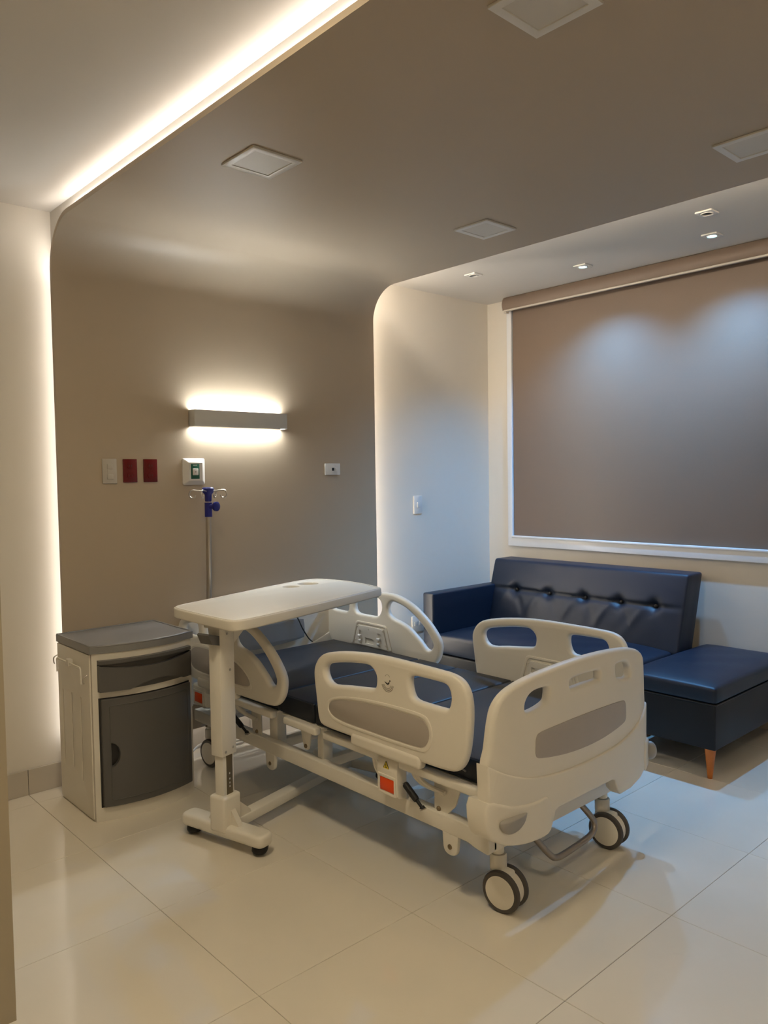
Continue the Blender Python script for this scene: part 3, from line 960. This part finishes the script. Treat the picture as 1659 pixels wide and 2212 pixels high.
# mattress
mt = thing('mattress', 'dark navy vinyl mattress in sections on the hospital bed', 'mattress', (CX, -1.05, .445))
def matsec(y0, y1):
    def fn(p):
        u = (p.x - CX) / .43
        if p.z > .50:
            p.z += .006 * (1 - u ** 4) * (1 - ((p.y - (y0 + y1) / 2) / ((y0 - y1) / 2)) ** 4)
        return p
    bm = BM()
    roundbox(bm, CX - .428, CX + .428, y1, y0, .4455, .528, .008, (6, 8, 2), fn)
    s = finish('section', bm, 'vinyl', mt, sharp=60)
    for z in (.523, .452):
        c = fillet([(CX - .4275, y0 - .0005), (CX + .4275, y0 - .0005), (CX + .4275, y1 + .0005), (CX - .4275, y1 + .0005)], .014, 4)
        finish('piping', tube(BM(), [(a, b, z) for a, b in c], .0022, 6, closed=True), 'vinyl', s)
for y0, y1 in ((-.165, -.852), (-.858, -1.104), (-1.110, -1.442), (-1.448, -2.015)):
    matsec(y0, y1)
bm = BM()
tube(bm, [(CX - .434, -1.90, .482), (CX - .436, -1.92, .484), (CX - .436, -1.935, .480)], .003, 8)
cyl(bm, (CX - .434, -1.895, .482), (CX - .440, -1.895, .482), .007, seg=10)
finish('zip_pull', bm, 'steel', mt)

# drip pole in the head-end socket
iv = thing('iv_pole', 'steel drip pole with blue hook head at the bed head', 'drip pole', (.818, -.135, .28))
px_, py_ = .818, -.135
lean = Vector((.006, 0, 0))
bm = BM()
tube(bm, [(px_ - .012, py_, .297), (px_ + .006, py_, 1.275)], .0135, 18)
finish('pole', bm, 'steel', iv)
bm = BM()
tube(bm, [(px_ + .006, py_, 1.27), (px_ + .007, py_, 1.375)], .0095, 16)
finish('inner_pole', bm, 'steel', iv)
bm = BM()
tube(bm, [(px_ + .006, py_, 1.26), (px_ + .0065, py_, 1.332)], .0185, 18)
cyl(bm, (px_ + .008, py_ - .012, 1.312), (px_ + .022, py_ - .03, 1.312), .012, seg=14)
col_ = finish('height_clamp', bm, 'blue', iv)
bm = BM()
lathe(bm, [(0, 0), (.022, 0), (.024, .004), (.024, .014), (.018, .018), (0, .018)], (px_ + .026, py_ - .03, 1.312), (.35, -1, 0), 20)
finish('clamp_knob', bm, 'blue', col_)
bm = BM()
lathe(bm, [(0, 0), (.015, 0), (.017, .006), (.018, .035), (.026, .045), (.029, .055), (.029, .066), (.024, .071), (0, .072)], (px_ + .007, py_, 1.337), (0, 0, 1), 20)
finish('hook_head', bm, 'blue', iv)
for s, off in ((-1, 0), (1, 0), (-1, 1), (1, 1)):
    ang = math.radians((180 if s < 0 else 0) + (35 if off else -40) * (1 if s > 0 else -1))
    d = Vector((math.cos(ang), math.sin(ang), 0))
    b = Vector((px_ + .007, py_, 1.388)) + d * .024
    pts = [b, b + d * .026 + Vector((0, 0, .004)), b + d * .054 + Vector((0, 0, .006)), b + d * .066 + Vector((0, 0, -.004)), b + d * .068 + Vector((0, 0, -.020)), b + d * .058 + Vector((0, 0, -.032)), b + d * .044 + Vector((0, 0, -.030)), b + d * .038 + Vector((0, 0, -.018))]
    finish('hook', tube(BM(), smooth_open(pts, 5), .0038, 8), 'steel', iv)

# ------------------------------------------------------------------ overbed table
TR = math.radians(14.5)
tb = thing('overbed_table', 'cream overbed table on a telescopic post standing across the bed', 'table', (.412, -.935, 0), TR)
def tl(u, v, z=0):
    c, s = math.cos(TR), math.sin(TR)
    return Vector((.412 + u * c - v * s, -.935 + u * s + v * c, z))
def turn(bm):
    for v in bm.verts:
        v.co = tl(v.co.x, v.co.y, v.co.z)
    return bm
TOP = [(.338, -.69), (.356, -.664), (.397, -.640), (.555, -.592), (.836, -.499), (1.083, -.424), (1.190, -.399), (1.262, -.402), (1.303, -.435), (1.330, -.54), (1.338, -.645), (1.327, -.766), (1.309, -.850), (1.296, -.893), (1.292, -.903), (1.280, -.912), (1.262, -.919), (1.019, -.990), (.726, -1.068), (.527, -1.117), (.422, -1.139), (.374, -1.143), (.345, -1.125), (.334, -1.068), (.330, -.866), (.331, -.737)]  # top outline back-projected from image pixels at table height, kept as a skewed shape
bm = BM()
ring = smooth_closed(TOP, 2)
CUPS = ((1.030, -.545, .040), (1.150, -.520, .050))
def circ(a, b, r, n=36):
    return [(a + r * math.cos(2 * math.pi * k / n), b + r * math.sin(2 * math.pi * k / n)) for k in range(n)]
plate(bm, ring, [circ(*c) for c in CUPS], 'z', .9055, .039, .006, 3)
top = finish('table_top', bm, 'cream', tb, sharp=50)
bm = BM()
rin = offset_ring(ring, -.007)
rin2 = offset_ring(ring, -.020)
plate(bm, rin, [rin2], 'z', .9245, .005, .002, 2)
finish('raised_edge', bm, 'cream', top)
for (a, b, r) in CUPS:
    finish('cup_recess', lathe(BM(), [(r + .004, .920), (r + .003, .910), (r - .004, .902), (0, .902)], (a, b, 0), (0, 0, 1), 36), 'cream', top)
bm = BM()
box(bm, -.045, .74, -.05, .05, .868, .888, .004)
turn(bm)
finish('support_channel', bm, 'white_metal', tb)
bm = BM()
box(bm, -.040, .040, -.031, .031, .362, .872, .005)
turn(bm)
finish('post_sleeve', bm, 'white_metal', tb)
bm = BM()
prism(bm, [(-.12, .862), (-.04, .800), (-.04, .872), (-.12, .878)], 'y', -.030, .030)
for v in bm.verts:
    v.co.x = -v.co.x
turn(bm)
finish('gusset', bm, 'white_metal', tb, smooth=False)
bm = BM()
box(bm, -.030, .030, -.023, .023, .19, .40, .004)
turn(bm)
finish('post_inner', bm, 'white_metal', tb)
bm = BM()
box(bm, -.012, .020, -.0245, -.0225, .20, .362)
turn(bm)
gsl = finish('scale_slot', bm, 'bolt', tb, smooth=False)
bm = BM()
for zz in (.232, .246, .262, .284):
    box(bm, .001, .006, -.0252, -.0245, zz, zz + .007)
turn(bm)
finish('scale_mark', bm, 'plate', gsl, smooth=False)
bm = BM()
prism(bm, [(-.041, .842), (-.092, .858), (-.098, .852), (-.080, .815), (-.041, .805)], 'y', -.032, .030)
turn(bm)
finish('lift_lever', bm, 'grey', tb, smooth=False)
for (u, v, z) in ((.0, -.032, .845), (.012, -.032, .70), (.018, -.032, .39), (-.022, -.032, .38)):
    finish('screw', lathe(BM(), [(.0055, 0), (.0045, .002), (0, .0025)], tl(u, v, z), tl(0, -1) - tl(0, 0), 12), 'steel', tb)
# base
bm = BM()
box(bm, -.048, .048, -.042, .042, .06, .205, .012, 3)
turn(bm)
finish('base_socket', bm, 'cream', tb, sharp=50)
def foot_bar(u0):
    bm = BM()
    pl = fillet([(u0 - .042, -.222), (u0 + .042, -.222), (u0 + .042, .222), (u0 - .042, .222)], .036, 6)
    plate(bm, pl, [], 'z', .064, .050, .016, 3)
    turn(bm)
    f = finish('foot_bar', bm, 'cream', tb, sharp=50)
    for v in (-.178, .178):
        c = tl(u0 + .008, v, .0285)
        a = (tl(1, .5) - tl(0, 0)).normalized()
        bm = BM()
        lathe(bm, [(0, -.02), (.018, -.02), (.026, -.014), (.0285, -.006), (.0285, .006), (.026, .014), (.018, .02), (0, .02)], c, a, 26)
        lathe(bm, [(0, .045), (.022, .045), (.030, .030), (.031, .018), (.026, .010)], tl(u0, v, 0), (0, 0, 1), 20)
        finish('castor', bm, 'rubber', f)
foot_bar(.0)
foot_bar(.86)
bm = BM()
box(bm, .03, .86, -.030, .030, .048, .088, .007, 2)
turn(bm)
finish('base_beam', bm, 'white_metal', tb)
for s in (-1, 1):
    bm = BM()
    prism(bm, [(s * .04, .085), (s * .040, .15), (s * .075, .10), (s * .082, .085)], 'x', -.012, .012)
    turn(bm)
    finish('base_rib', bm, 'cream', tb, smooth=False)
bm = BM()
prism(bm, [(.046, .085), (.046, .165), (.12, .100), (.125, .085)], 'y', -.022, .022)
turn(bm)
finish('base_rib', bm, 'cream', tb, smooth=False)

# ------------------------------------------------------------------ bedside cabinet
X0, X1, YBK, YFR, BOW = .111, .571, -.006, -.388, .052
cab = thing('bedside_cabinet', 'cream bedside cabinet with dark grey drawer, door and top', 'cabinet', (.341, -.2, 0))
def fy_(x, off=0.0):
    u = (x - (X0 + X1) / 2) / ((X1 - X0) / 2)
    return YFR - BOW * (1 - u * u) - off
def plan(g, off=0.0, n=16):
    pts = [(X1 + g, YBK), ]
    L = [X1 + g - (X1 - X0 + 2 * g) * k / n for k in range(n + 1)]
    return [(X0 - g, YBK), (X1 + g, YBK)] + [(x, min(YFR, fy_(min(max(x, X0), X1), off)) - g * .6) for x in L]
bm = BM()
prism(bm, plan(0), 'z', .0, .722)
body = finish('body', bm, 'cream', cab, sharp=30)
bm = BM()
prism(bm, plan(.009), 'z', .722, .752)
ctop = finish('top', bm, 'grey_top', cab, sharp=30)
bm = BM()
P = plan(.004)
tube(bm, [(a, b, .7525) for a, b in P], .0045, 8, closed=True)
finish('top_rim', bm, 'grey_top', ctop, sharp=70)
def bow_plate(bm, x0, x1, zb, zt, o0, o1, n=18):
    """zb, zt may be functions of x"""
    fz = lambda f, x: f(x) if callable(f) else f
    rows = []
    for k in range(n + 1):
        x = x0 + (x1 - x0) * k / n
        rows.append([bm.verts.new((x, fy_(x, o), z)) for o in (o0, o1) for z in (fz(zb, x), fz(zt, x))])
    for a, b in zip(rows, rows[1:]):
        bm.faces.new((a[0], b[0], b[1], a[1]))
        bm.faces.new((a[2], a[3], b[3], b[2]))
        bm.faces.new((a[0], a[2], b[2], b[0]))
        bm.faces.new((a[1], b[1], b[3], a[3]))
    bm.faces.new((rows[0][0], rows[0][1], rows[0][3], rows[0][2]))
    bm.faces.new((rows[-1][0], rows[-1][2], rows[-1][3], rows[-1][1]))
    return bm
xm = (X0 + X1) / 2
dr = finish('drawer', bow_plate(BM(), .130, .553, .558, .693, .0005, .0035), 'grey', cab, sharp=30)
finish('drawer_lip', bow_plate(BM(), .130, .553, lambda x: .676 + .004 * (1 - ((x - xm) / .21) ** 2), .693, .0035, .026), 'grey', dr, sharp=30)
finish('drawer_front', bow_plate(BM(), .130, .553, lambda x: .560 + .028 * max(0, 1 - ((x - .38) / .125) ** 2), lambda x: .672 - .022 * (1 - ((x - xm) / .2115) ** 2), .0035, .026), 'grey', dr, sharp=30)
finish('door_shadow_gap', bow_plate(BM(), .131, .551, .062, .531, .0004, .003), 'dark', cab, sharp=30)  # dark sheet standing in for shade in the door gap and finger recess
bm = BM()
grip = [(.166 + .036 * math.sin(a), .289 + .052 * math.cos(a)) for a in [math.pi * k / 16 for k in range(17)]]
plate(bm, fillet([(.1365, .066), (.548, .066), (.548, .527), (.1365, .527)], .006, 3), [grip], 'y', 0, .016, .002, 2)
for k in range(1, 21):
    bmesh.ops.bisect_plane(bm, geom=bm.verts[:] + bm.edges[:] + bm.faces[:], plane_co=(.1365 + .0196 * k, 0, 0), plane_no=(1, 0, 0), dist=1e-6)
for v in bm.verts:
    v.co.y += fy_(v.co.x, .0115)
door = finish('door', bm, 'grey', cab, sharp=30)
bm = BM()
def on_door(x, z, off=.0195):
    return (x, fy_(x, off), z)
rp = [(.165, .100), (.165, .200), (.165, .40), (.165, .492), (.172, .499), (.25, .499), (.34, .499), (.43, .499), (.522, .499), (.528, .492), (.528, .40), (.528, .20), (.528, .100), (.522, .093), (.43, .093), (.34, .093), (.25, .093), (.172, .093)]
dense = []
for k in range(len(rp)):
    a, b = Vector(rp[k]), Vector(rp[(k + 1) % len(rp)])
    for s in range(4):
        q = a.lerp(b, s / 4)
        dense.append(on_door(q.x, q.y))
finish('door_moulding', tube(bm, dense, .0022, 6, closed=True), 'grey', door, sharp=80)
# half-round finger grip
bm = BM()
gpts = [(.166 + .040 * math.sin(a), .289 + .058 * math.cos(a)) for a in [math.pi * k / 16 for k in range(17)]]
tube(bm, [on_door(x, z, .0198) for x, z in grip], .0022, 6)
tube(bm, [on_door(*grip[0], .0198), on_door(*grip[-1], .0198)], .0016, 6)
finish('finger_grip', bm, 'grey', door, sharp=60)
# side towel rail and ribs
bm = BM()
tube(bm, smooth_open([(.105, -.352, .628), (.088, -.352, .615), (.088, -.352, .600), (.092, -.352, .592)], 4), .003, 8)
rail = finish('side_hook', bm, 'steel', cab)
bm = BM()
tube(bm, smooth_open([(.105, -.010, .660), (.088, -.010, .650), (.088, -.010, .630), (.092, -.010, .622)], 4), .003, 8)
finish('side_hook', bm, 'steel', cab)
bm = BM()
tube(bm, [(.090, -.322, .585), (.090, -.318, .648), (.090, -.310, .656), (.090, -.05, .656), (.090, -.042, .648), (.090, -.042, .592)], .0036, 8)
tube(bm, [(.090, -.312, .650), (.090, -.050, .650)], .003, 8)
tr_ = finish('towel_rail', bm, 'white_metal', cab)
finish('rail_mount', box(BM(), .084, .1045, -.197, -.165, .640, .672, .004), 'white_metal', tr_)
slots = []
for y, z0, z1 in ((-.065, .17, .515), (-.168, .185, .517), (-.272, .145, .519)):
    slots.append(fillet([(y - .0065, z0), (y + .0065, z0), (y + .0065, z1), (y - .0065, z1)], .006, 4))
bm = BM()
plate(bm, [(YFR + .012, .012), (YBK - .004, .012), (YBK - .004, .716), (YFR + .012, .716)], slots, 'x', X0 - .0035, .006, .0015, 2)
finish('side_panel', bm, 'cream', cab)

# ------------------------------------------------------------------ sofa and footstool
def leg(parent, x, y, h, lean):
    bm = BM()
    tube(bm, [(x + lean[0], y + lean[1], 0), (x, y, h)], [.011, .026], 16)
    return finish('leg', bm, 'wood', parent)

sofa = thing('sofa', 'navy leatherette sofa with buttoned back under the window', 'sofa', (2.85, -.8, 0))
SX0, SX1 = 2.43, 3.28
# arm
bm = BM()
roundbox(bm, SX0 - .01, 3.20, -.150, -.055, .13, .690, .012, (8, 2, 6))
finish('arm', bm, 'leather', sofa, sharp=60)
# base
bm = BM()
roundbox(bm, SX0, SX1, -1.485, -.151, .13, .305, .010, (6, 8, 2))
finish('base', bm, 'leather_dark', sofa, sharp=60)
# seat cushion
def puff(x0, x1, y0, y1, zmid, amt):
    def fn(p):
        if p.z > zmid:
            u = (p.x - (x0 + x1) / 2) / ((x1 - x0) / 2)
            v = (p.y - (y0 + y1) / 2) / ((y1 - y0) / 2)
            p.z += amt * max(0, 1 - u ** 4) * max(0, 1 - v ** 4) + .0035 * math.sin(p.y * 23 + p.x * 7) * math.sin(p.x * 17) * max(0, 1 - u ** 4) * max(0, 1 - v ** 4)
        return p
    return fn
bm = BM()
roundbox(bm, SX0 - .005, 3.06, -1.488, -.152, .309, .430, .022, (16, 26, 3), puff(SX0, 3.06, -1.488, -.152, .40, .030))
finish('seat_cushion', bm, 'leather', sofa, sharp=70)
# back with a stitched line and five buttons
BY0, BY1 = -.100, -1.520
BN = [-.33, -.60, -.87, -1.12, -1.345]
def back_fn(p):
    y, z = p.y, p.z
    h = (z - .40) / (.862 - .40)
    lean = .135 * h
    isf = p.x < 3.02
    x = p.x
    if isf:
        v = max(0.0, 1 - abs((y - (BY0 + BY1) / 2) / ((BY1 - BY0) / 2)) ** 6)
        bul = .022 * math.sin(math.pi * min(max(h, 0), 1)) * v
        zs = .665
        seam = math.exp(-((z - zs) / .012) ** 2) * .018 * v
        d = 0.0
        fold = 0.0
        for b in BN:
            dy = (y - b)
            d += .034 * math.exp(-(dy / .030) ** 2 - ((z - zs) / .035) ** 2)
            below = max(0.0, min(1.0, (zs - z) / .10)) * math.exp(-max(0, zs - z - .06) / .07)
            fold += .011 * below * (math.exp(-((dy - .055 - (zs - z) * .6) / .022) ** 2) - .7 * math.exp(-((dy + .02 + (zs - z) * .5) / .025) ** 2))
        x = x - bul + seam + d - fold * v
    return (x + lean, y, z + (.012 * (1 - h) if isf else 0))
bm = BM()
roundbox(bm, 2.965, 3.145, BY1, BY0, .40, .862, .016, (3, 90, 34), back_fn)
finish('backrest', bm, 'leather', sofa, sharp=75)
for b in BN:
    bm = BM()
    bmesh.ops.create_uvsphere(bm, u_segments=12, v_segments=8, radius=1)
    for v in bm.verts:
        v.co = Vector((3.055 + v.co.x * .007, b + v.co.y * .012, .668 + v.co.z * .012))
    finish('button', bm, 'leather_dark', sofa)
for (x, y) in ((SX0 + .05, -.10), (3.20, -.10), (3.20, -1.42), (SX0 + .05, -1.42)):
    leg(sofa, x, y, .132, (-.01 if x < 3 else .01, 0))

ot = thing('footstool', 'navy leatherette footstool with wooden legs joined to the sofa end', 'footstool', (2.85, -1.76, 0))
bm = BM()
roundbox(bm, 2.388, 3.292, -2.002, -1.530, .140, .355, .008, (6, 4, 2))
finish('base', bm, 'leather_dark', ot, sharp=60)
bm = BM()
roundbox(bm, 2.384, 3.296, -2.006, -1.526, .358, .438, .020, (16, 10, 2), puff(2.384, 3.296, -2.006, -1.526, .41, .028))
finish('cushion', bm, 'leather', ot, sharp=70)
bm = BM()
tube(bm, [(a, b, .357) for a, b in fillet([(2.387, -2.003), (3.293, -2.003), (3.293, -1.529), (2.387, -1.529)], .01, 3)], .0045, 8, closed=True)
finish('piping', bm, 'leather_dark', ot)
for (x, y) in ((2.418, -1.965), (3.25, -1.965), (3.25, -1.57), (2.418, -1.57)):
    leg(ot, x, y, .142, (-.012 if x < 3 else .012, -.004))

# ------------------------------------------------------------------ small loose things
bm = BM()
pts = [(.70, .085, .008), (.76, .03, .014), (.84, .05, .045), (.92, .07, .030), (1.00, .04, .008), (1.07, .02, .006), (1.12, .06, .006), (1.02, .09, .006), (.93, .095, .010)]
o = finish('power_cable', tube(BM(), smooth_open(pts, 8), .0055, 8), 'cable')
tag(o, 'white power cable looped on the floor behind the bed wheel', 'cable')
bm = BM()
tube(bm, smooth_open([(1.36, -.105, .690), (1.378, -.115, .665), (1.40, -.125, .61), (1.43, -.135, .555), (1.445, -.155, .532)], 6), .0035, 8)
box(bm, 1.335, 1.385, -.114, -.096, .676, .705, .004)
o = finish('handset_cord', bm, 'dark')
tag(o, 'thin black cord hanging down the inside of the headboard', 'cord')
